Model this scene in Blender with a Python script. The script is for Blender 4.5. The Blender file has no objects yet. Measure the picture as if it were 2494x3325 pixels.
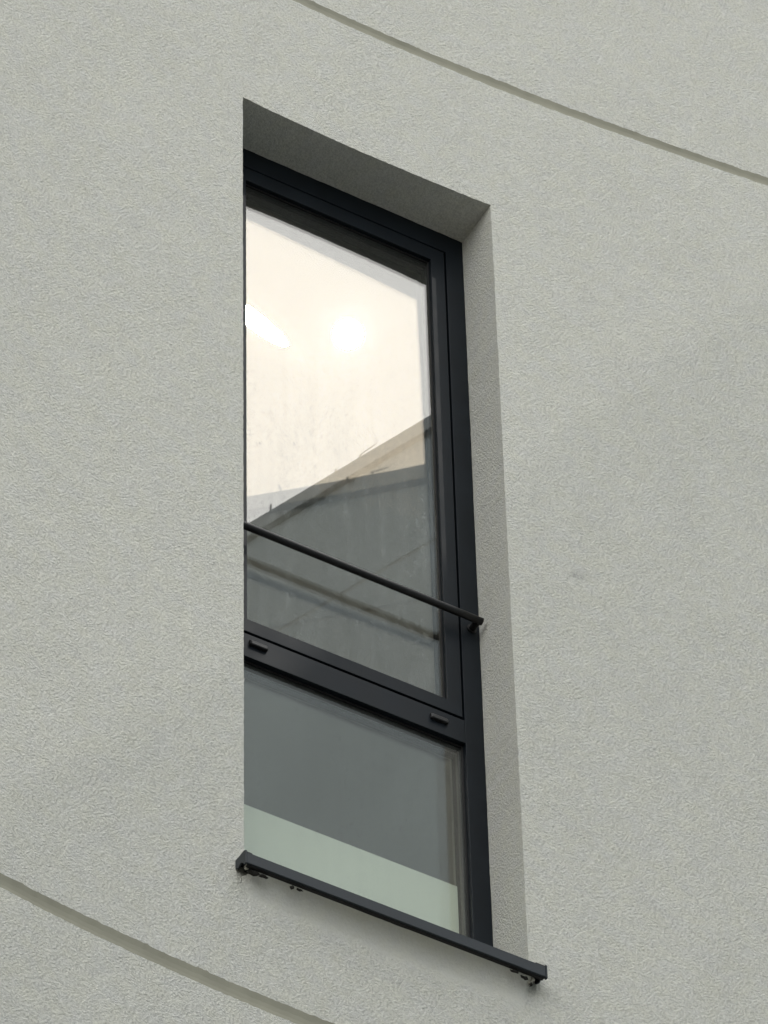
import bpy, bmesh, math, random
import numpy as np
from mathutils import Vector, Matrix, noise as mnoise

sc = bpy.context.scene
col = sc.collection
random.seed(7)

# ------------------------------------------------------------------ camera
cam_d = bpy.data.cameras.new('camera')
cam = bpy.data.objects.new('camera', cam_d)
col.objects.link(cam)
cam.location = (-4.36577, -7.83116, -8.59786)
cam.rotation_euler = (2.3952, 0, 0)
cam.matrix_world = (Matrix.Translation(cam.location) @ Matrix.Rotation(-0.5437, 4, 'Z')
                    @ Matrix.Rotation(2.3952, 4, 'X') @ Matrix.Rotation(-0.0277, 4, 'Z'))
cam_d.sensor_fit = 'VERTICAL'
cam_d.sensor_height = 36.0
cam_d.sensor_width = 27.0
cam_d.lens = 207.09
cam_d.clip_start = 0.1
cam_d.clip_end = 3000
sc.camera = cam

# ------------------------------------------------------------------ sky and sun
SUN = Vector((0.33508, -0.56449, 0.75437)).normalized()
elev = math.asin(SUN.z)
rot = math.atan2(SUN.x, SUN.y)
world = bpy.data.worlds.new('World'); sc.world = world
world.use_nodes = True
nt = world.node_tree; nt.nodes.clear()
N = nt.nodes.new; L = nt.links.new
out = N('ShaderNodeOutputWorld')
sky = N('ShaderNodeTexSky'); sky.sky_type = 'NISHITA'; sky.sun_disc = False
sky.sun_elevation = elev; sky.sun_rotation = rot
sky.air_density = 1.2; sky.dust_density = 1.0; sky.ozone_density = 1.0
bgs = N('ShaderNodeBackground'); bgs.inputs[1].default_value = 0.05
L(sky.outputs[0], bgs.inputs[0])
# thin cloud layer: an even grey veil, brighter around the veiled sun
tc = N('ShaderNodeTexCoord')
dot = N('ShaderNodeVectorMath'); dot.operation = 'DOT_PRODUCT'
nrm = N('ShaderNodeVectorMath'); nrm.operation = 'NORMALIZE'
L(tc.outputs['Generated'], nrm.inputs[0]); L(nrm.outputs[0], dot.inputs[0]); dot.inputs[1].default_value = SUN
ac = N('ShaderNodeMath'); ac.operation = 'ARCCOSINE'; ac.use_clamp = False
cl = N('ShaderNodeMath'); cl.operation = 'MINIMUM'; cl.inputs[1].default_value = 0.9999999
L(dot.outputs['Value'], cl.inputs[0]); L(cl.outputs[0], ac.inputs[0])

def lobe(sig_deg, amp):
    d = N('ShaderNodeMath'); d.operation = 'DIVIDE'; d.inputs[1].default_value = math.radians(sig_deg); L(ac.outputs[0], d.inputs[0])
    s = N('ShaderNodeMath'); s.operation = 'POWER'; s.inputs[1].default_value = 1.5; L(d.outputs[0], s.inputs[0])
    m = N('ShaderNodeMath'); m.operation = 'MULTIPLY'; m.inputs[1].default_value = -1; L(s.outputs[0], m.inputs[0])
    e = N('ShaderNodeMath'); e.operation = 'EXPONENT'; L(m.outputs[0], e.inputs[0])
    a = N('ShaderNodeMath'); a.operation = 'MULTIPLY'; a.inputs[1].default_value = amp; L(e.outputs[0], a.inputs[0])
    return a

def tint(node, c):
    b = N('ShaderNodeBackground'); b.inputs[0].default_value = (*c, 1); L(node.outputs[0], b.inputs[1]); return b

cn = N('ShaderNodeTexNoise'); cn.inputs['Scale'].default_value = 2.2; cn.inputs['Detail'].default_value = 5
L(nrm.outputs[0], cn.inputs['Vector'])
cm = N('ShaderNodeMapRange'); cm.inputs[1].default_value = 0.3; cm.inputs[2].default_value = 0.7
VEIL = 2.05
cm.inputs[3].default_value = VEIL * 0.85; cm.inputs[4].default_value = VEIL * 1.15
L(cn.outputs[0], cm.inputs[0])
veil = N('ShaderNodeBackground'); veil.inputs[0].default_value = (1.0, 0.995, 0.965, 1); L(cm.outputs[0], veil.inputs[1])
parts_ = [bgs, veil, tint(lobe(16, 0.7), (1.0, 0.985, 0.95)), tint(lobe(0.55, 0.22), (1.0, 0.98, 0.95)), tint(lobe(0.17, 1.9), (0.86, 0.95, 1.0))]
acc = parts_[0]
for q in parts_[1:]:
    ad = N('ShaderNodeAddShader'); L(acc.outputs[0], ad.inputs[0]); L(q.outputs[0], ad.inputs[1]); acc = ad
L(acc.outputs[0], out.inputs[0])
world.cycles.sampling_method = 'MANUAL'
world.cycles.sample_map_resolution = 2048

sun_d = bpy.data.lights.new('sun', 'SUN'); sun_o = bpy.data.objects.new('sun', sun_d); col.objects.link(sun_o)
sun_d.energy = 0.35; sun_d.angle = math.radians(0.29); sun_d.color = (1.0, 0.97, 0.92)
sun_o.rotation_euler = (-SUN).to_track_quat('-Z', 'Y').to_euler()
sun_o.location = (20, -34, 45)

sc.view_settings.view_transform = 'Standard'
sc.view_settings.look = 'None'
sc.view_settings.gamma = 1.0
sc.view_settings.use_curve_mapping = False
sc.view_settings.exposure = 0.0
sc.render.engine = 'CYCLES'
sc.cycles.max_bounces = 14
sc.cycles.transparent_max_bounces = 32
sc.cycles.caustics_reflective = False
sc.cycles.caustics_refractive = False

# ------------------------------------------------------------------ dimensions (metres)
W, H, D = 0.700, 2.5866, 0.1386       # opening width, height above the sill, reveal depth
Z0 = -0.012                            # bottom of the opening
GROUND = -10.2

# ------------------------------------------------------------------ materials
def mat(name):
    m = bpy.data.materials.new(name); m.use_nodes = True
    t = m.node_tree
    return m, t, t.nodes['Principled BSDF']

def stucco(name, base, bump=0.9, scale=1.0, mott=0.010, attr=None, scuffs=()):
    m, t, b = mat(name)
    n, l = t.nodes.new, t.links.new
    b.inputs['Roughness'].default_value = 0.95
    b.inputs['Specular IOR Level'].default_value = 0.15
    geo = n('ShaderNodeNewGeometry')
    # coarse and fine grain of the scraped render
    n1 = n('ShaderNodeTexNoise'); n1.inputs['Scale'].default_value = 165 * scale; n1.inputs['Detail'].default_value = 4; n1.inputs['Roughness'].default_value = 0.62; n1.inputs['Distortion'].default_value = 0.1
    n2 = n('ShaderNodeTexVoronoi'); n2.inputs['Scale'].default_value = 230 * scale; n2.feature = 'F1'
    n3 = n('ShaderNodeTexNoise'); n3.inputs['Scale'].default_value = 1.6; n3.inputs['Detail'].default_value = 4
    n4 = n('ShaderNodeTexNoise'); n4.inputs['Scale'].default_value = 7.0; n4.inputs['Detail'].default_value = 5
    for q in (n1, n2, n3, n4): l(geo.outputs['Position'], q.inputs['Vector'])
    r1 = n('ShaderNodeMapRange'); r1.inputs[1].default_value = 0.25; r1.inputs[2].default_value = 0.75; l(n1.outputs[0], r1.inputs[0])
    ma = n('ShaderNodeMath'); ma.operation = 'MULTIPLY_ADD'; ma.inputs[1].default_value = -0.35; l(n2.outputs['Distance'], ma.inputs[0]); l(r1.outputs[0], ma.inputs[2])
    # grain varies in strength across the wall
    r4 = n('ShaderNodeMapRange'); r4.inputs[1].default_value = 0.3; r4.inputs[2].default_value = 0.7; r4.inputs[3].default_value = 0.9; r4.inputs[4].default_value = 1.08; l(n4.outputs[0], r4.inputs[0])
    mb = n('ShaderNodeMath'); mb.operation = 'MULTIPLY'; l(ma.outputs[0], mb.inputs[0]); l(r4.outputs[0], mb.inputs[1])
    if attr:
        at = n('ShaderNodeAttribute'); at.attribute_name = attr
        mc = n('ShaderNodeMath'); mc.operation = 'MULTIPLY'; l(mb.outputs[0], mc.inputs[0]); l(at.outputs['Fac'], mc.inputs[1]); mb = mc
    bp = n('ShaderNodeBump'); bp.inputs['Strength'].default_value = bump; bp.inputs['Distance'].default_value = 0.0040
    l(mb.outputs[0], bp.inputs['Height']); l(bp.outputs[0], b.inputs['Normal'])
    # colour: soft clouds of tone, faint yellowish and lilac specks
    mx = n('ShaderNodeMix'); mx.data_type = 'RGBA'
    r3 = n('ShaderNodeMapRange'); r3.inputs[1].default_value = 0.3; r3.inputs[2].default_value = 0.7; l(n3.outputs[0], r3.inputs[0])
    l(r3.outputs[0], mx.inputs[0])
    mx.inputs[6].default_value = (*[c * (1 - mott) for c in base], 1); mx.inputs[7].default_value = (*[c * (1 + mott) for c in base], 1)
    n5 = n('ShaderNodeTexNoise'); n5.inputs['Scale'].default_value = 23; n5.inputs['Detail'].default_value = 3; l(geo.outputs['Position'], n5.inputs['Vector'])
    cr = n('ShaderNodeValToRGB'); cr.color_ramp.elements[0].position = 0.32; cr.color_ramp.elements[0].color = (0.988, 0.988, 1.01, 1)
    cr.color_ramp.elements[1].position = 0.68; cr.color_ramp.elements[1].color = (1.01, 1.006, 0.975, 1); l(n5.outputs[0], cr.inputs[0])
    mm = n('ShaderNodeMix'); mm.data_type = 'RGBA'; mm.blend_type = 'MULTIPLY'; mm.inputs[0].default_value = 1
    l(mx.outputs[2], mm.inputs[6]); l(cr.outputs[0], mm.inputs[7])
    # colour a little darker in the pits than on the tips of the grain
    rp = n('ShaderNodeMapRange'); rp.inputs[1].default_value = 0.0; rp.inputs[2].default_value = 0.6; rp.inputs[3].default_value = 0.80; rp.inputs[4].default_value = 1.05; l(ma.outputs[0], rp.inputs[0])
    if attr:
        ml = n('ShaderNodeMix'); ml.data_type = 'FLOAT'; ml.inputs[2].default_value = 0.86; l(at.outputs['Fac'], ml.inputs[0]); l(rp.outputs[0], ml.inputs[3]); rp = ml  # smoothed coat coloured darker to deepen the shade under the sill
    mp = n('ShaderNodeVectorMath'); mp.operation = 'SCALE'; l(mm.outputs[2], mp.inputs[0]); l(rp.outputs[0], mp.inputs['Scale'])
    col_out = mp.outputs[0]
    for (cx, cz, rx, rz_, amt) in scuffs:      # small grey scuffs and damp marks on the coat
        sb = n('ShaderNodeVectorMath'); sb.operation = 'SUBTRACT'; sb.inputs[1].default_value = (cx, 0, cz); l(geo.outputs['Position'], sb.inputs[0])
        sv = n('ShaderNodeVectorMath'); sv.operation = 'MULTIPLY'; sv.inputs[1].default_value = (1 / rx, 0, 1 / rz_); l(sb.outputs[0], sv.inputs[0])
        ln = n('ShaderNodeVectorMath'); ln.operation = 'LENGTH'; l(sv.outputs[0], ln.inputs[0])
        fr = n('ShaderNodeMapRange'); fr.interpolation_type = 'SMOOTHSTEP'; fr.inputs[1].default_value = 0.1; fr.inputs[2].default_value = 1.0; fr.inputs[3].default_value = amt; fr.inputs[4].default_value = 0.0; l(ln.outputs['Value'], fr.inputs[0])
        nn = n('ShaderNodeMapRange'); nn.inputs[1].default_value = 0.42; nn.inputs[2].default_value = 0.62; l(n1.outputs[0], nn.inputs[0])
        mu_ = n('ShaderNodeMath'); mu_.operation = 'MULTIPLY'; l(fr.outputs[0], mu_.inputs[0]); l(nn.outputs[0], mu_.inputs[1])
        mxx = n('ShaderNodeMix'); mxx.data_type = 'RGBA'; l(mu_.outputs[0], mxx.inputs[0]); l(col_out, mxx.inputs[6]); mxx.inputs[7].default_value = (0.17, 0.17, 0.165, 1)
        col_out = mxx.outputs[2]
    l(col_out, b.inputs['Base Color'])
    return m

def plain(name, c, rough=0.5, spec=0.5, metal=0.0, noise_amt=0.0, nscale=40, bump=0.0):
    m, t, b = mat(name)
    b.inputs['Base Color'].default_value = (*c, 1); b.inputs['Roughness'].default_value = rough
    b.inputs['Specular IOR Level'].default_value = spec; b.inputs['Metallic'].default_value = metal
    n, l = t.nodes.new, t.links.new
    geo = n('ShaderNodeNewGeometry')
    tn = n('ShaderNodeTexNoise'); tn.inputs['Scale'].default_value = nscale; tn.inputs['Detail'].default_value = 5
    l(geo.outputs['Position'], tn.inputs['Vector'])
    if noise_amt:
        r = n('ShaderNodeMapRange'); r.inputs[1].default_value = 0.3; r.inputs[2].default_value = 0.7
        r.inputs[3].default_value = 1 - noise_amt; r.inputs[4].default_value = 1 + noise_amt; l(tn.outputs[0], r.inputs[0])
        s = n('ShaderNodeVectorMath'); s.operation = 'SCALE'; s.inputs[0].default_value = c; l(r.outputs[0], s.inputs['Scale']); l(s.outputs[0], b.inputs['Base Color'])
        r2 = n('ShaderNodeMapRange'); r2.inputs[3].default_value = rough * 0.85; r2.inputs[4].default_value = min(1, rough * 1.15); l(tn.outputs[0], r2.inputs[0]); l(r2.outputs[0], b.inputs['Roughness'])
    if bump:
        bp = n('ShaderNodeBump'); bp.inputs['Strength'].default_value = bump; bp.inputs['Distance'].default_value = 0.001
        l(tn.outputs[0], bp.inputs['Height']); l(bp.outputs[0], b.inputs['Normal'])
    return m

def glass(name, f0, gcol, tcol, dust, rough=0.0):
    """Clear sheet: mirror reflection by Schlick's law over straight transmission, dusty where the rain left marks."""
    m, t, b = mat(name); t.nodes.remove(b)
    n, l = t.nodes.new, t.links.new
    o = t.nodes['Material Output']
    geo = n('ShaderNodeNewGeometry')
    d = n('ShaderNodeVectorMath'); d.operation = 'DOT_PRODUCT'; l(geo.outputs['Normal'], d.inputs[0]); l(geo.outputs['Incoming'], d.inputs[1])
    a = n('ShaderNodeMath'); a.operation = 'ABSOLUTE'; l(d.outputs['Value'], a.inputs[0])
    s = n('ShaderNodeMath'); s.operation = 'SUBTRACT'; s.inputs[0].default_value = 1; l(a.outputs[0], s.inputs[1]); s.use_clamp = True
    p = n('ShaderNodeMath'); p.operation = 'POWER'; p.inputs[1].default_value = 5; l(s.outputs[0], p.inputs[0])
    f = n('ShaderNodeMath'); f.operation = 'MULTIPLY_ADD'; f.inputs[1].default_value = 1 - f0; f.inputs[2].default_value = f0; l(p.outputs[0], f.inputs[0])
    tr = n('ShaderNodeBsdfTransparent'); tr.inputs[0].default_value = (*tcol, 1)
    gl = n('ShaderNodeBsdfGlossy'); gl.inputs['Roughness'].default_value = rough; gl.inputs[0].default_value = (*gcol, 1)
    mx = n('ShaderNodeMixShader'); l(f.outputs[0], mx.inputs[0]); l(tr.outputs[0], mx.inputs[1]); l(gl.outputs[0], mx.inputs[2])
    last = mx
    if dust:
        mp = n('ShaderNodeMapping'); mp.inputs['Scale'].default_value = (1, 1, 0.45); l(geo.outputs['Position'], mp.inputs[0])
        v = n('ShaderNodeTexNoise'); v.inputs['Scale'].default_value = 120; v.inputs['Detail'].default_value = 2; v.inputs['Distortion'].default_value = 1.5; l(mp.outputs[0], v.inputs['Vector'])
        rv = n('ShaderNodeMapRange'); rv.inputs[1].default_value = 0.615; rv.inputs[2].default_value = 0.74; l(v.outputs[0], rv.inputs[0])
        # where the specks gather
        g = n('ShaderNodeTexNoise'); g.inputs['Scale'].default_value = 9; g.inputs['Detail'].default_value = 3; l(geo.outputs['Position'], g.inputs['Vector'])
        rg = n('ShaderNodeMapRange'); rg.inputs[1].default_value = 0.36; rg.inputs[2].default_value = 0.58; l(g.outputs[0], rg.inputs[0])
        mu = n('ShaderNodeMath'); mu.operation = 'MULTIPLY'; l(rv.outputs[0], mu.inputs[0]); l(rg.outputs[0], mu.inputs[1])
        # rain streaks: long in the vertical
        mp2 = n('ShaderNodeMapping'); mp2.inputs['Scale'].default_value = (1, 1, 0.07); l(geo.outputs['Position'], mp2.inputs[0])
        st = n('ShaderNodeTexNoise'); st.inputs['Scale'].default_value = 38; st.inputs['Detail'].default_value = 4; l(mp2.outputs[0], st.inputs['Vector'])
        rs = n('ShaderNodeMapRange'); rs.inputs[1].default_value = 0.42; rs.inputs[2].default_value = 0.8; rs.inputs[4].default_value = 0.05 ; l(st.outputs[0], rs.inputs[0])
        ms = n('ShaderNodeMath'); ms.operation = 'MULTIPLY_ADD'; ms.inputs[1].default_value = 0.25; l(mu.outputs[0], ms.inputs[0]); l(rs.outputs[0], ms.inputs[2])
        # the head shelters the top of the pane from rain
        sx = n('ShaderNodeSeparateXYZ'); l(geo.outputs['Position'], sx.inputs[0])
        rz = n('ShaderNodeMapRange'); rz.interpolation_type = 'SMOOTHSTEP'; rz.inputs[1].default_value = 1.3; rz.inputs[2].default_value = 2.35; rz.inputs[3].default_value = 1.0; rz.inputs[4].default_value = 0.12; l(sx.outputs['Z'], rz.inputs[0])
        mz = n('ShaderNodeMath'); mz.operation = 'MULTIPLY'; l(ms.outputs[0], mz.inputs[0]); l(rz.outputs[0], mz.inputs[1]); ms = mz
        sm = n('ShaderNodeMath'); sm.operation = 'MULTIPLY_ADD'; sm.inputs[1].default_value = dust; sm.inputs[2].default_value = 0.008; l(ms.outputs[0], sm.inputs[0])
        df = n('ShaderNodeBsdfDiffuse'); df.inputs[0].default_value = (0.55, 0.57, 0.56, 1)
        m2 = n('ShaderNodeMixShader'); l(sm.outputs[0], m2.inputs[0]); l(mx.outputs[0], m2.inputs[1]); l(df.outputs[0], m2.inputs[2]); last = m2
    l(last.outputs[0], o.inputs[0])
    return m

WALLC = (0.612, 0.608, 0.555)
SCUFFS = ((0.882, 1.337, 0.030, 0.016, 0.75), (0.90, 1.352, 0.05, 0.03, 0.3), (1.19, 0.92, 0.012, 0.010, 0.6), (-0.30, 1.9, 0.016, 0.010, 0.5),
          (0.10, 2.93, 0.010, 0.008, 0.6), (1.05, 3.62, 0.014, 0.010, 0.5), (-0.22, 0.42, 0.014, 0.012, 0.5), (0.95, 2.35, 0.03, 0.02, 0.22))
M_wall = stucco('scraped_render', WALLC, scuffs=SCUFFS)
M_reveal = stucco('reveal_render', tuple(c * 1.0 for c in WALLC), bump=0.6, scale=1.1)
M_soffit = stucco('soffit_render', tuple(c * 1.04 for c in WALLC), bump=0.35, scale=1.1)
M_joint = plain('joint_render', (0.285, 0.278, 0.222), 0.9, 0.15, noise_amt=0.08, nscale=12, bump=0.1)
M_smooth = stucco('smoothed_render', WALLC, attr='grain')
M_alu = plain('anthracite_aluminium', (0.0052, 0.0080, 0.0112), 0.48, 0.16, noise_amt=0.2, nscale=14)
M_black = plain('black_rubber', (0.006, 0.006, 0.006), 0.6, 0.3)
M_rail = plain('rail_coating', (0.007, 0.007, 0.007), 0.45, 0.4, noise_amt=0.08, nscale=60)
M_sill = plain('sill_coating', (0.022, 0.027, 0.032), 0.5, 0.3, noise_amt=0.1, nscale=30)
M_spacer = plain('spacer_bar', (0.05, 0.05, 0.048), 0.5, 0.4)
M_cap = plain('drain_cap_plastic', (0.010, 0.010, 0.010), 0.5, 0.4)
M_glass = glass('outer_glass', 0.080, (1.0, 1.0, 1.0), (0.96, 0.98, 0.965), 1.0)
M_glass_low = glass('lower_outer_glass', 0.10, (1.0, 0.985, 0.965), (0.97, 0.985, 0.97), 0.25)
M_glass_in = glass('coated_inner_glass', 0.110, (0.98, 0.78, 0.65), (0.95, 0.97, 0.95), 0)
M_glass_in_low = glass('lower_inner_glass', 0.08, (1.0, 0.93, 0.85), (0.965, 0.98, 0.965), 0)
M_panel = plain('parapet_panel', (0.80, 0.81, 0.73), 0.6, 0.3)
M_plaster = plain('room_plaster', (0.40, 0.385, 0.35), 0.9, 0.2)
M_floor = plain('room_floor', (0.16, 0.12, 0.08), 0.5, 0.4, noise_amt=0.15, nscale=5)
M_wing = plain('wing_render', (0.375, 0.42, 0.445), 0.95, 0.15, noise_amt=0.07, nscale=1.2)
M_wingjoint = plain('wing_joint', (0.33, 0.345, 0.345), 0.9, 0.15)
M_coping = plain('zinc_coping', (0.33, 0.35, 0.36), 0.55, 0.4, noise_amt=0.06, nscale=3)
M_roof = plain('roof_felt', (0.12, 0.12, 0.12), 0.9, 0.2, noise_amt=0.2, nscale=3)
M_wire = plain('conductor_metal', (0.15, 0.15, 0.15), 0.5, 0.4, 0.5)
M_mortar = plain('mortar_remains', (0.42, 0.41, 0.36), 0.95, 0.1, noise_amt=0.2, nscale=120, bump=0.5)
M_foam = plain('dark_sealant', (0.02, 0.019, 0.016), 0.8, 0.2)
M_pave = plain('paving', (0.12, 0.118, 0.11), 0.9, 0.2, noise_amt=0.15, nscale=2)

# ------------------------------------------------------------------ helpers
def link(o, parent=None):
    col.objects.link(o)
    if parent: o.parent = parent
    return o

def tag(o, label, cat, group=None):
    o['label'] = label; o['category'] = cat
    if group: o['group'] = group
    return o

def empty(name, loc=(0, 0, 0)):
    o = bpy.data.objects.new(name, None); col.objects.link(o); o.location = loc
    o.empty_display_size = 0.1
    return o

def finish(name, bm, m, parent=None, smooth=False, bevel=0.0, loc=None):
    if bevel:
        bmesh.ops.bevel(bm, geom=list(bm.edges), offset=bevel, segments=2, profile=0.6, affect='EDGES', clamp_overlap=True)
    bmesh.ops.recalc_face_normals(bm, faces=bm.faces)
    me = bpy.data.meshes.new(name); bm.to_mesh(me); bm.free()
    me.materials.append(m)
    if smooth:
        me.shade_smooth()
    o = bpy.data.objects.new(name, me)
    link(o, parent)
    if parent is not None and parent.location.length > 0:
        o.matrix_parent_inverse = Matrix.Translation(-parent.location)
    return o

def box(bm, x0, x1, y0, y1, z0, z1):
    vs = [bm.verts.new((x, y, z)) for x in (x0, x1) for y in (y0, y1) for z in (z0, z1)]
    for f in ((0, 1, 3, 2), (4, 6, 7, 5), (0, 4, 5, 1), (2, 3, 7, 6), (0, 2, 6, 4), (1, 5, 7, 3)):
        bm.faces.new([vs[i] for i in f])

def add_box(name, m, parent, x0, x1, y0, y1, z0, z1, bevel=0.0):
    bm = bmesh.new(); box(bm, x0, x1, y0, y1, z0, z1)
    return finish(name, bm, m, parent, bevel=bevel)

def mitred_frame(bm, outer, inner, y0, y1):
    """rectangular ring with mitred corners: outer and inner are (x0, x1, z0, z1)"""
    def ring(r, y): return [bm.verts.new(p) for p in ((r[0], y, r[2]), (r[1], y, r[2]), (r[1], y, r[3]), (r[0], y, r[3]))]
    of, inf, ob, ib = ring(outer, y0), ring(inner, y0), ring(outer, y1), ring(inner, y1)
    for i in range(4):
        j = (i + 1) % 4
        bm.faces.new((of[i], of[j], inf[j], inf[i]))
        bm.faces.new((ob[i], ib[i], ib[j], ob[j]))
        bm.faces.new((of[i], ob[i], ob[j], of[j]))
        bm.faces.new((inf[i], inf[j], ib[j], ib[i]))

def tube(bm, pts, r, seg=20):
    rings = []
    for i, p in enumerate(pts):
        p = Vector(p)
        a = Vector(pts[max(i - 1, 0)]); b = Vector(pts[min(i + 1, len(pts) - 1)])
        t = (b - a).normalized()
        u = t.cross(Vector((0, 0, 1)))
        if u.length < 1e-3: u = t.cross(Vector((0, 1, 0)))
        u.normalize(); v = t.cross(u)
        rings.append([bm.verts.new(p + (u * math.cos(k * 2 * math.pi / seg) + v * math.sin(k * 2 * math.pi / seg)) * r) for k in range(seg)])
    for a, b in zip(rings, rings[1:]):
        for k in range(seg):
            bm.faces.new((a[k], a[(k + 1) % seg], b[(k + 1) % seg], b[k]))
    bm.faces.new(rings[0]); bm.faces.new(list(reversed(rings[-1])))

# ------------------------------------------------------------------ ground
bm = bmesh.new()
n = 24
for i in range(n + 1):
    for j in range(n + 1):
        bm.verts.new((-600 + 1200 * i / n, -600 + 1200 * j / n, GROUND))
bm.verts.ensure_lookup_table()
for i in range(n):
    for j in range(n):
        a = i * (n + 1) + j
        bm.faces.new([bm.verts[k] for k in (a, a + n + 1, a + n + 2, a + 1)])
g = finish('ground', bm, M_pave); g['kind'] = 'structure'

# ------------------------------------------------------------------ the curved wall
def ywall_core(x):
    return 0.06838 * x * (W - x) - 0.01222 * x * (W - x) * (x - W / 2)
def ywall(x):
    lo, hi = -1.3, 2.4
    if x < lo:
        s = (ywall_core(lo + 0.01) - ywall_core(lo)) / 0.01; return ywall_core(lo) + s * (x - lo)
    if x > hi:
        s = (ywall_core(hi + 0.01) - ywall_core(hi)) / 0.01; return ywall_core(hi) + s * (x - hi)
    return ywall_core(x)

def nz(x, y, s, seed=0.0):
    return mnoise.noise(Vector((x * s + seed, y * s - seed * 0.7, seed * 1.3)))

G = [(3.0665, 3.1005, 11.0), (-0.3825, -0.3417, 47.0)]      # two horizontal joints: lower edge, upper edge, noise seed
GD = 0.0032
def wob(x, seed):
    return 0.0022 * nz(x, 0, 75, seed) + 0.0010 * nz(x, 0, 17, seed + 5) + 0.0016 * nz(x, 0, 3.1, seed + 9)

building = empty('building', (0.35, 0, GROUND))
tag(building, 'pale grey scraped-render wall curving gently, with two slanting-looking recessed joints and a deep window opening', 'building')

def relief(x, z):
    """hand-trowelled unevenness of the coat, in metres"""
    a = 0.0006 * nz(x, z, 5.0, 3) + 0.0007 * nz(x, z, 28, 8) + 0.0006 * nz(x, z, 90, 21)
    return a

def frange(a, b, s):
    k = max(1, int(round((b - a) / s))); return [a + (b - a) * i / k for i in range(k)]

xs = frange(-14, -4, 1.0) + frange(-4, -0.9, 0.2) + frange(-0.9, 0, 0.007) + frange(0, W, 0.007) + frange(W, 1.9, 0.007) + frange(1.9, 4, 0.15) + frange(4, 11, 0.7) + [11.0]
zr = (frange(GROUND, -1.2, 0.6) + frange(-1.2, G[1][0], 0.0125) + [G[1][0], None, G[1][1]] + frange(G[1][1], Z0, 0.0125)[1:]
      + frange(Z0, H, 0.008) + frange(H, G[0][0], 0.0125) + [G[0][0], None, G[0][1]] + frange(G[0][1], 4.3, 0.0125)[1:] + frange(4.3, 14.1, 0.7) + [14.1])
ix0 = min(range(len(xs)), key=lambda i: abs(xs[i])); ixW = min(range(len(xs)), key=lambda i: abs(xs[i] - W))
verts, faces = [], []
rows = []
edge_x0, edge_xW, edge_top = {}, {}, {}
for j, z in enumerate(zr):
    if z is None:
        rows.append(None); continue
    row = []
    for i, x in enumerate(xs):
        px, pz = x, z
        for (a, b, sd) in G:
            if z == a: pz = z + wob(x, sd)
            if z == b: pz = z + wob(x, sd + 31) + max(0, 0.0035 * nz(x, 0, 95, sd))
        # ragged arrises round the opening
        if (i == ix0 or i == ixW) and Z0 <= z <= H + 1e-6:
            px += (0.0012 * nz(z, 0, 70, 5 + i) + 0.0007 * nz(z, 0, 180, 9 + i)) * (1 if i == ixW else 0.7)
        if abs(z - H) < 1e-6 and ix0 <= i <= ixW:
            pz += 0.0014 * nz(x, 0, 70, 77) + 0.0008 * nz(x, 0, 180, 79)
        py = ywall(x) - relief(x, z)
        row.append(len(verts)); verts.append((px, py, pz))
        if i == ix0 and Z0 - 1e-6 <= z <= H + 1e-6: edge_x0[z] = (px, py, pz)
        if i == ixW and Z0 - 1e-6 <= z <= H + 1e-6: edge_xW[z] = (px, py, pz)
        if abs(z - H) < 1e-6 and ix0 <= i <= ixW: edge_top[x] = (px, py, pz)
    rows.append(row)
for j in range(len(zr) - 1):
    if rows[j] is None or rows[j + 1] is None: continue
    for i in range(len(xs) - 1):
        if ix0 <= i < ixW and zr[j] >= Z0 - 1e-6 and zr[j + 1] <= H + 1e-6: continue
        faces.append((rows[j][i], rows[j][i + 1], rows[j + 1][i + 1], rows[j + 1][i]))
me = bpy.data.meshes.new('wall'); me.from_pydata(verts, [], faces); me.materials.append(M_wall); me.shade_smooth()
wall = bpy.data.objects.new('wall', me); link(wall, building); wall.matrix_parent_inverse = Matrix.Translation(-building.location)
vv = verts

def strip(name, ringlist, m, parent, smooth=True):
    """surface lofted through rows of points"""
    bm = bmesh.new()
    R_ = [[bm.verts.new(p) for p in r] for r in ringlist]
    for a, b in zip(R_, R_[1:]):
        for k in range(len(a) - 1):
            bm.faces.new((a[k], a[k + 1], b[k + 1], b[k]))
    me = bpy.data.meshes.new(name); bm.to_mesh(me); bm.free(); me.materials.append(m)
    if smooth: me.shade_smooth()
    o = bpy.data.objects.new(name, me); link(o, parent)
    o.matrix_parent_inverse = Matrix.Translation(-parent.location)
    return o

# joints: a shallow channel behind the missing rows
for gi, (a, b, sd) in enumerate(G):
    ja = zr.index(None) if a < 0 else len(zr) - 1 - zr[::-1].index(None)
    lo, hi = rows[ja - 1], rows[ja + 1]
    r0, r1, r2, r3, r4 = [], [], [], [], []
    for i in range(len(xs)):
        p, q = Vector(vv[lo[i]]), Vector(vv[hi[i]])
        h = q.z - p.z
        r0.append(p); r4.append(q)
        yb = ywall(xs[i]) + GD
        r1.append(Vector((p.x, yb, p.z + h * 0.02)))
        r2.append(Vector((p.x, yb + 0.001, p.z + h * 0.34 + 0.001 * nz(xs[i], 0, 4, sd))))
        r3.append(Vector((p.x, yb, q.z - h * 0.36)))
    strip('joint', [r0, r1, r2, r3, r4], M_joint, building, smooth=False)

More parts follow.
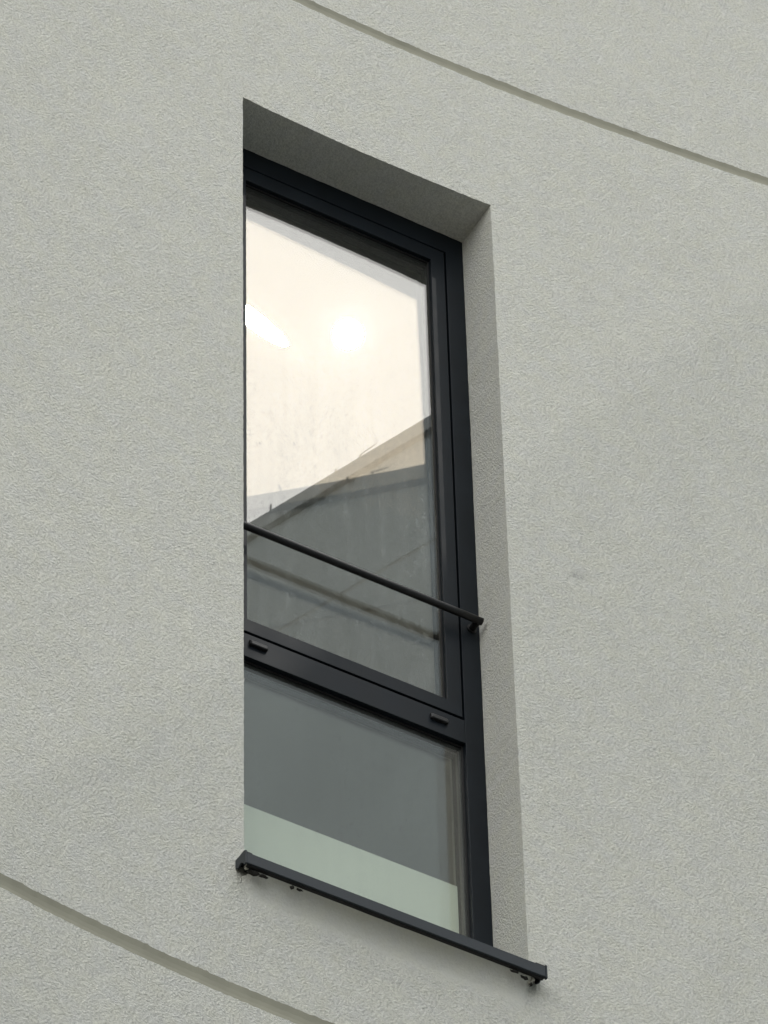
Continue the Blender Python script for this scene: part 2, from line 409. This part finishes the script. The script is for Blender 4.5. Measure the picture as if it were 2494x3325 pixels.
# reveals
NJ = 14
def reveal_rows(edge, kind):
    ringlist = []
    keys = sorted(edge)
    for k in range(NJ + 1):
        t = k / NJ; r = []
        for s in keys:
            x, y, z = edge[s]
            yy = y + (D + 0.012 - y) * t
            bumpv = 0.0006 * nz(s, t * D, 60, 13) + 0.0008 * nz(s, t * D, 9, 17)
            f = 1 if 0 < t < 1 else 0
            if kind == 'right':
                end = W + 0.0008 + 0.0020 * nz(s, 0, 9, 51) + 0.0012 * nz(s, 0, 40, 52)
                r.append((x + (end - x) * min(1, t * 1.0) - bumpv * f, yy, z))
            elif kind == 'left':
                r.append((x * (1 - t) + bumpv * f, yy, z))
            else:
                end = H - 0.0005 + 0.0016 * nz(s, 0, 9, 61) + 0.0012 * nz(s, 0, 45, 62)
                r.append((x, yy, z + (end - z) * t - bumpv * f))
        ringlist.append(r)
    return ringlist
strip('reveal', reveal_rows(edge_xW, 'right'), M_reveal, building)
strip('reveal', reveal_rows(edge_x0, 'left'), M_reveal, building)
strip('soffit', reveal_rows(edge_top, 'top'), M_soffit, building)
add_box('cavity', M_mortar, building, 0.0, W, 0.012, D + 0.05, Z0 - 0.05, Z0)
# body of the building behind the skin
bm = bmesh.new()
box(bm, -0.35, -0.003, D + 0.02, D + 0.16, -1.0, 3.4)
box(bm, W + 0.004, W + 0.35, D + 0.02, D + 0.16, -1.0, 3.4)
box(bm, -0.003, W + 0.004, D + 0.02, D + 0.16, H + 0.004, 3.4)
box(bm, -0.003, W + 0.004, D + 0.02, D + 0.16, -1.0, -0.014)
finish('lining', bm, M_plaster, building)
bm = bmesh.new()   # roof slab
box(bm, -14, 11, 0.6, 9, 13.9, 14.09); finish('roof', bm, M_roof, building)
# room
bm = bmesh.new()
rx0, rx1, ry0, ry1, rz0, rz1 = -2.2, 2.6, D + 0.162, 4.8, -0.10, 2.72
def quad(bm, a, b, c, d): bm.faces.new([bm.verts.new(p) for p in (a, b, c, d)])
quad(bm, (rx0, ry1, rz0), (rx1, ry1, rz0), (rx1, ry1, rz1), (rx0, ry1, rz1))
quad(bm, (rx0, ry0, rz0), (rx0, ry1, rz0), (rx0, ry1, rz1), (rx0, ry0, rz1))
quad(bm, (rx1, ry0, rz0), (rx1, ry0, rz1), (rx1, ry1, rz1), (rx1, ry1, rz0))
quad(bm, (rx0, ry0, rz1), (rx0, ry1, rz1), (rx1, ry1, rz1), (rx1, ry0, rz1))
quad(bm, (rx0, ry0, rz0), (-0.35, ry0, rz0), (-0.35, ry0, rz1), (rx0, ry0, rz1))
quad(bm, (W + .35, ry0, rz0), (rx1, ry0, rz0), (rx1, ry0, rz1), (W + .35, ry0, rz1))
finish('room_wall', bm, M_plaster, building)
bm = bmesh.new(); quad(bm, (rx0, D + .17, rz0), (rx1, D + .17, rz0), (rx1, ry1, rz0), (rx0, ry1, rz0)); finish('room_floor', bm, M_floor, building)

# ------------------------------------------------------------------ the window
win = empty('window', (0.35, D, 0))
tag(win, 'tall narrow anthracite window with glass reflecting the sun, a thin rail across and a metal sill', 'window')
GAPL, GAPR = 0.0500, 0.6450
SX0, SX1 = 0.0545, 0.6447
TR0, TR1 = 0.8064, 0.8795                # transom
SZ0, SZ1 = 0.8862, 2.5155                # sash outer
IX0, IX1, IZ0, IZ1 = 0.0860, 0.6060, 0.9268, 2.4680   # sash daylight
FY1 = D + 0.060
# outer frame: jambs, head, bottom rail
def member(name, x0, x1, z0, z1, y0=D, y1=FY1, m=M_alu, bev=0.0012, parent=win):
    return add_box(name, m, parent, x0, x1, y0, y1, z0, z1, bevel=bev)
bm = bmesh.new()
mitred_frame(bm, (0.0, W, 0.012, H + .001), (GAPL, 0.6507, 0.055, 2.5205), D, FY1)
frame = finish('frame', bm, M_alu, win, bevel=0.0010)
member('transom', GAPL, 0.6506, TR0, TR1, y0=D + 0.0004)
# dark shadow gap behind the sash edge
bm = bmesh.new(); mitred_frame(bm, (GAPL - .001, 0.6515, TR1 - .002, 2.5215), (SX0 + .012, SX1 - .012, SZ0 + .012, SZ1 - .012), D + 0.022, D + 0.030)
finish('gasket', bm, M_black, win)
# sash
bm = bmesh.new()
mitred_frame(bm, (SX0, SX1, SZ0, SZ1), (IX0, IX1, IZ0, IZ1), D - 0.0005, D + 0.021)
sash = finish('sash', bm, M_alu, win, bevel=0.0012)
def sub(o, parent):
    o.parent = parent; return o
GO = D + 0.013          # outer glass face of the sash
def bead(parent, x0, x1, z0, z1, y, w=0.0045):
    bm = bmesh.new(); mitred_frame(bm, (x0 - .001, x1 + .001, z0 - .001, z1 + .001), (x0 + w, x1 - w, z0 + w, z1 - w), y - 0.003, y - 0.0003)
    o = finish('gasket', bm, M_black, parent, bevel=0.0006); return o

def pane(name, x0, x1, z0, z1, y, th, m, parent, fn=None, nx=28, nzz=60):
    bm = bmesh.new()
    def grid(yy):
        return [[bm.verts.new((x0 + (x1 - x0) * i / nx, yy + (fn(x0 + (x1 - x0) * i / nx, z0 + (z1 - z0) * j / nzz) if fn else 0), z0 + (z1 - z0) * j / nzz)) for i in range(nx + 1)] for j in range(nzz + 1)]
    A, B = grid(y), grid(y + th)
    for j in range(nzz):
        for i in range(nx):
            bm.faces.new((A[j][i], A[j][i + 1], A[j + 1][i + 1], A[j + 1][i]))
            bm.faces.new((B[j][i], B[j + 1][i], B[j + 1][i + 1], B[j][i + 1]))
    me = bpy.data.meshes.new(name); bm.to_mesh(me); bm.free(); me.materials.append(m)
    if fn: me.shade_smooth()
    o = bpy.data.objects.new(name, me); link(o, parent)
    o.matrix_parent_inverse = Matrix.Translation(-win.location)
    return o
def bow(x, z):
    X, Z = x - 0.35, z - 1.438
    return -0.0059 * X - 0.00087 * Z - 0.01595 * X * X + 0.02093 * X * Z + 0.00365 * Z * Z
pane('glass_pane', IX0 - .004, IX1 + .004, IZ0 - .004, IZ1 + .004, GO, 0.004, M_glass, win, nx=1, nzz=1)
pane('glass_pane', IX0 - .004, IX1 + .004, IZ0 - .004, IZ1 + .004, GO + 0.0172, 0.004, M_glass_in, win, fn=bow)
bead(win, IX0, IX1, IZ0, IZ1, GO)
bm = bmesh.new(); mitred_frame(bm, (IX0 - .012, IX1 + .012, IZ0 - .012, IZ1 + .012), (IX0 + .001, IX1 - .001, IZ0 + .001, IZ1 - .001), GO + 0.0045, GO + 0.0125)
finish('spacer', bm, M_spacer, win)
bm = bmesh.new(); mitred_frame(bm, (IX0 - .02, IX1 + .02, IZ0 - .02, IZ1 + .02), (IX0 - .0045, IX1 + .0045, IZ0 - .0045, IZ1 + .0045), GO + 0.009, GO + 0.045)
finish('sash_rebate', bm, M_black, win)
# lower fixed light
LX0, LX1, LZ0, LZ1 = GAPL, 0.6507, 0.055, TR0
GL = D + 0.016
pane('glass_pane', LX0 - .004, LX1 + .004, LZ0 - .004, LZ1 + .004, GL, 0.004, M_glass_low, win, nx=1, nzz=1)
def bow2(x, z): return 0.004 * (x - .35) ** 2 + 0.002 * (z - .4) ** 2 - 0.003 * (x - .35) * (z - .4)
pane('glass_pane', LX0 - .004, LX1 + .004, LZ0 - .004, LZ1 + .004, GL + 0.0186, 0.004, M_glass_in_low, win, fn=bow2, nx=20, nzz=24)
bead(win, LX0, LX1, LZ0, LZ1, GL)
bm = bmesh.new(); mitred_frame(bm, (LX0 - .012, LX1 + .012, LZ0 - .012, LZ1 + .012), (LX0 + .009, LX1 - .009, LZ0 + .009, LZ1 - .009), GL + 0.0045, GL + 0.0175)
finish('spacer', bm, M_spacer, win)
bm = bmesh.new(); mitred_frame(bm, (LX0 - .02, LX1 + .02, LZ0 - .02, LZ1 + .02), (LX0 + .004, LX1 - .004, LZ0 + .004, LZ1 - .004), GL + 0.024, GL + 0.042)
finish('glazing_bead', bm, M_alu, win)
add_box('backing_panel', M_panel, win, LX0 + .005, LX1 - .013, GL + 0.0232, GL + 0.0236, 0.06, 0.387)
# drain caps on the transom
def cap(xc, zc):
    bm = bmesh.new()
    hw, hh, p = 0.0225, 0.0085, 0.009
    prof = [(0.0, hh), (-p * .55, hh * .9), (-p, hh * .1), (-p, -hh * .75), (-p * .8, -hh), (0.0, -hh)]
    rings = []
    for x, s in ((-hw, .72), (-hw + .003, 1.), (hw - .003, 1.), (hw, .72)):
        rings.append([bm.verts.new((xc + x, D + y * s, zc + z * (0.9 if s < 1 else 1))) for y, z in prof])
    for a, b in zip(rings, rings[1:]):
        for k in range(len(prof)):
            bm.faces.new((a[k], a[(k + 1) % len(prof)], b[(k + 1) % len(prof)], b[k]))
    bm.faces.new(rings[0]); bm.faces.new(rings[-1])
    return finish('drain_cap', bm, M_cap, win)
cap(0.1135, 0.8520); cap(0.5805, 0.8485)
# handrail
RY, RZ, RR = D - 0.032, 1.192, 0.0092
bm = bmesh.new(); tube(bm, [(0.006, RY, RZ), (0.008, RY, RZ)] + [(0.008 + 0.680 * k / 8, RY, RZ) for k in range(1, 9)], RR)
rail = finish('rail', bm, M_rail, win, smooth=False)
for p in rail.data.polygons:
    p.use_smooth = len(p.vertices) == 4
for x in (0.0155, 0.6785):
    bm = bmesh.new(); tube(bm, [(x, RY + 0.004, RZ - .0005), (x, D - 0.003, RZ - .0005)], 0.0085, 16)
    tube(bm, [(x, D - 0.0032, RZ - .0005), (x, D + 0.0005, RZ - .0005)], 0.0125, 20)
    finish('bracket', bm, M_rail, win)
# sill: front lip, gently rising tray, end caps
SLX0, SLX1, SY = -0.0205, 0.7155, -0.045
bm = bmesh.new()
prof = [(SY, 0.0), (SY, -0.0305), (SY + .004, -0.0305), (SY + .004, -0.0035), (D + .002, 0.0085), (D + .002, 0.0125)]
A = [bm.verts.new((SLX0 + .002, y, z)) for y, z in prof]; B = [bm.verts.new((SLX1 - .002, y, z)) for y, z in prof]
for k in range(len(prof)):
    bm.faces.new((A[k], A[(k + 1) % len(prof)], B[(k + 1) % len(prof)], B[k]))
bm.faces.new(A); bm.faces.new(list(reversed(B)))
bmesh.ops.bevel(bm, geom=[e for e in bm.edges if abs(e.verts[0].co.y - SY) < 1e-5 and abs(e.verts[1].co.y - SY) < 1e-5], offset=0.001, segments=2, affect='EDGES')
finish('sill', bm, M_sill, win)
# rolled black drip edge below the lip
bm = bmesh.new(); box(bm, SLX0 + .006, SLX1 - .004, SY + .0045, SY + .013, -0.0325, -0.0285); finish('drip_edge', bm, M_black, win, bevel=0.001)
for x0, x1, up in ((SLX0 - .0015, SLX0 + .0018, 1), (SLX1 - .0018, SLX1 + .0015, -1)):
    bm = bmesh.new()
    pts = [(SY - .001, -0.0325), (SY - .001, 0.0035), (SY + .006, 0.0075), (SY + .03, 0.0082), (0.004, 0.010), (0.004, -0.012), (SY + .033, -0.021), (SY + .021, -0.0165), (SY + .012, -0.0225), (SY + .006, -0.033)]
    a = [bm.verts.new((x0, y, z)) for y, z in pts]; b = [bm.verts.new((x1, y, z)) for y, z in pts]
    for k in range(len(pts)): bm.faces.new((a[k], a[(k + 1) % len(pts)], b[(k + 1) % len(pts)], b[k]))
    bm.faces.new(a); bm.faces.new(list(reversed(b)))
    finish('end_cap', bm, M_sill, win)
    # small upturned clip on top of each end
    xa, xb = (x1, x1 + .016) if up == 1 else (x0 - .022, x0)
    bm = bmesh.new(); box(bm, xa, xb, SY + .004, SY + .012, 0.0005, 0.0065); finish('clip', bm, M_black, win, bevel=0.001)

def lump(name, parent, c, s, m, seed, sub_=2):
    bm = bmesh.new(); bmesh.ops.create_icosphere(bm, subdivisions=sub_, radius=1)
    for v in bm.verts:
        k = 1 + 0.7 * mnoise.noise(v.co * 2.2 + Vector((seed, 0, 0)))
        v.co = Vector((c[0] + v.co.x * s[0] * k * .8, c[1] + v.co.y * s[1] * k, c[2] + v.co.z * s[2] * k * .75))
    return finish(name, bm, m, parent)
# bits of mortar and sealant left under the sill
lump('sealant', building, (0.004, -0.030, -0.039), (0.017, 0.006, 0.0055), M_foam, 1)
lump('sealant', building, (0.028, -0.033, -0.040), (0.014, 0.004, 0.004), M_foam, 2)
lump('sealant', building, (0.096, -0.034, -0.041), (0.006, 0.004, 0.005), M_foam, 3)
lump('sealant', building, (0.114, -0.034, -0.040), (0.010, 0.003, 0.003), M_foam, 4)
lump('sealant', building, (0.640, -0.034, -0.038), (0.013, 0.003, 0.004), M_foam, 5)
lump('sealant', building, (0.668, -0.030, -0.041), (0.012, 0.004, 0.005), M_foam, 6)
lump('sealant', building, (0.690, -0.020, -0.043), (0.004, 0.004, 0.006), M_foam, 7)
lump('mortar', building, (-0.008, -0.026, -0.024), (0.006, 0.006, 0.007), M_mortar, 8, 3)
lump('mortar', building, (0.690, -0.016, -0.030), (0.010, 0.012, 0.010), M_mortar, 9, 3)
# smooth patch of render trowelled under the sill, proud of the wall by a millimetre or two
bm = bmesh.new()
nx_, nz_ = 160, 64
grain = []
gridv = {}
for i in range(nx_ + 1):
    u = i / nx_
    x = -0.012 + u * 0.715
    e = min(1, max(0, u / 0.04)) * min(1, max(0, (1 - u) / 0.035)); e = e * e * (3 - 2 * e)
    drop = 0.052 + 0.008 * nz(x, 0, 7, 33)
    for j in range(nz_ + 1):
        v = j / nz_
        if v < 0.4:          # hollow fillet run in under the lip
            ph = v / 0.4 * math.pi / 2
            full = -0.0375 * (1 - math.sin(ph)); z = -0.0300 - drop * (1 - math.cos(ph))
        else:
            full = 0.0; z = -0.0300 - drop - (v - 0.4) / 0.6 * 0.11
        out_ = min(1, max(0, (v - 0.75) / 0.25))
        y = ywall(x) - relief(x, z) + full * e - 0.0008 + 0.0030 * out_ + 0.003 * (1 - e)
        gridv[i, j] = bm.verts.new((x, y, z))
        gv = (v + 0.08 * nz(x, z, 14, 2) - 0.30) / 0.28
        grain.append(min(1, max(0.22, gv, 1 - u / 0.05, 1 - (1 - u) / 0.05)))
for i in range(nx_):
    for j in range(nz_):
        bm.faces.new((gridv[i, j], gridv[i, j + 1], gridv[i + 1, j + 1], gridv[i + 1, j]))
me = bpy.data.meshes.new('smooth_patch'); bm.to_mesh(me); bm.free(); me.materials.append(M_smooth); me.shade_smooth()
ga = me.attributes.new('grain', 'FLOAT', 'POINT'); ga.data.foreach_set('value', grain)
sp = bpy.data.objects.new('smooth_patch', me); link(sp, building); sp.matrix_parent_inverse = Matrix.Translation(-building.location)

# ------------------------------------------------------------------ the wing of the building seen in the glass
TOP = 14.138
P1 = Vector((5.92693, -10.27129)); P2 = Vector((6.37855, -9.14808))
ed = (P2 - P1).normalized()             # along the roof edge
nr = Vector((ed.y, -ed.x))              # away from the window, into the wing
wing = empty('side_wing', (P1.x + nr.x * 4, P1.y + nr.y * 4, GROUND))
tag(wing, 'grey wing with flat roof edge, seen mirrored in the upper window glass', 'building')
def wp(s, d, z):
    q = P1 + ed * s + nr * d; return (q.x, q.y, z)
def wbox(name, s0, s1, d0, d1, z0, z1, m, parent=wing, bev=0.0):
    bm = bmesh.new()
    vs = [bm.verts.new(wp(s, d, z)) for s in (s0, s1) for d in (d0, d1) for z in (z0, z1)]
    for f in ((0, 1, 3, 2), (4, 6, 7, 5), (0, 4, 5, 1), (2, 3, 7, 6), (0, 2, 6, 4), (1, 5, 7, 3)):
        bm.faces.new([vs[i] for i in f])
    return finish(name, bm, m, parent, bevel=bev)
S0, S1 = -14.0, 10.5
JZ = [TOP - 0.90, TOP - 4.3, TOP - 6.0, TOP - 9.0, TOP - 12, TOP - 15, TOP - 18, TOP - 21]
zt = TOP - 0.10
for zj in JZ:
    wbox('wall', S0, S1, 0.035, 8.0, zj + 0.012, zt, M_wing); 
    wbox('joint', S0 + .02, S1 - .02, 0.0375, 7.9, zj - 0.012, zj + 0.012, M_wingjoint)
    zt = zj - 0.012
wbox('wall', S0, S1, 0.035, 8.0, GROUND - .2, zt, M_wing)
wbox('coping', S0 - .04, S1, 0.0, 8.1, TOP - 0.098, TOP, M_coping, bev=0.006)
# small conductor holders standing on the coping
def pin(s, h, hook=False):
    bm = bmesh.new()
    pts = [wp(s, 0.02, TOP - .005), wp(s, 0.02, TOP + h)]
    if hook: pts = [wp(s, 0.02, TOP - .005), wp(s, 0.02, TOP + h), wp(s + 0.0, 0.02, TOP + h)]
    tube(bm, pts[:2], 0.0055, 8)
    if hook: tube(bm, [wp(s - .003, 0.02, TOP + h), wp(s + .11, 0.02, TOP + h + .012)], 0.0022, 8)
    return finish('conductor_holder', bm, M_wire, wing)
for s, h, k in ((0.134, 0.065, False), (0.572, 0.040, False), (0.735, 0.040, True)):
    pin(s, h, k)
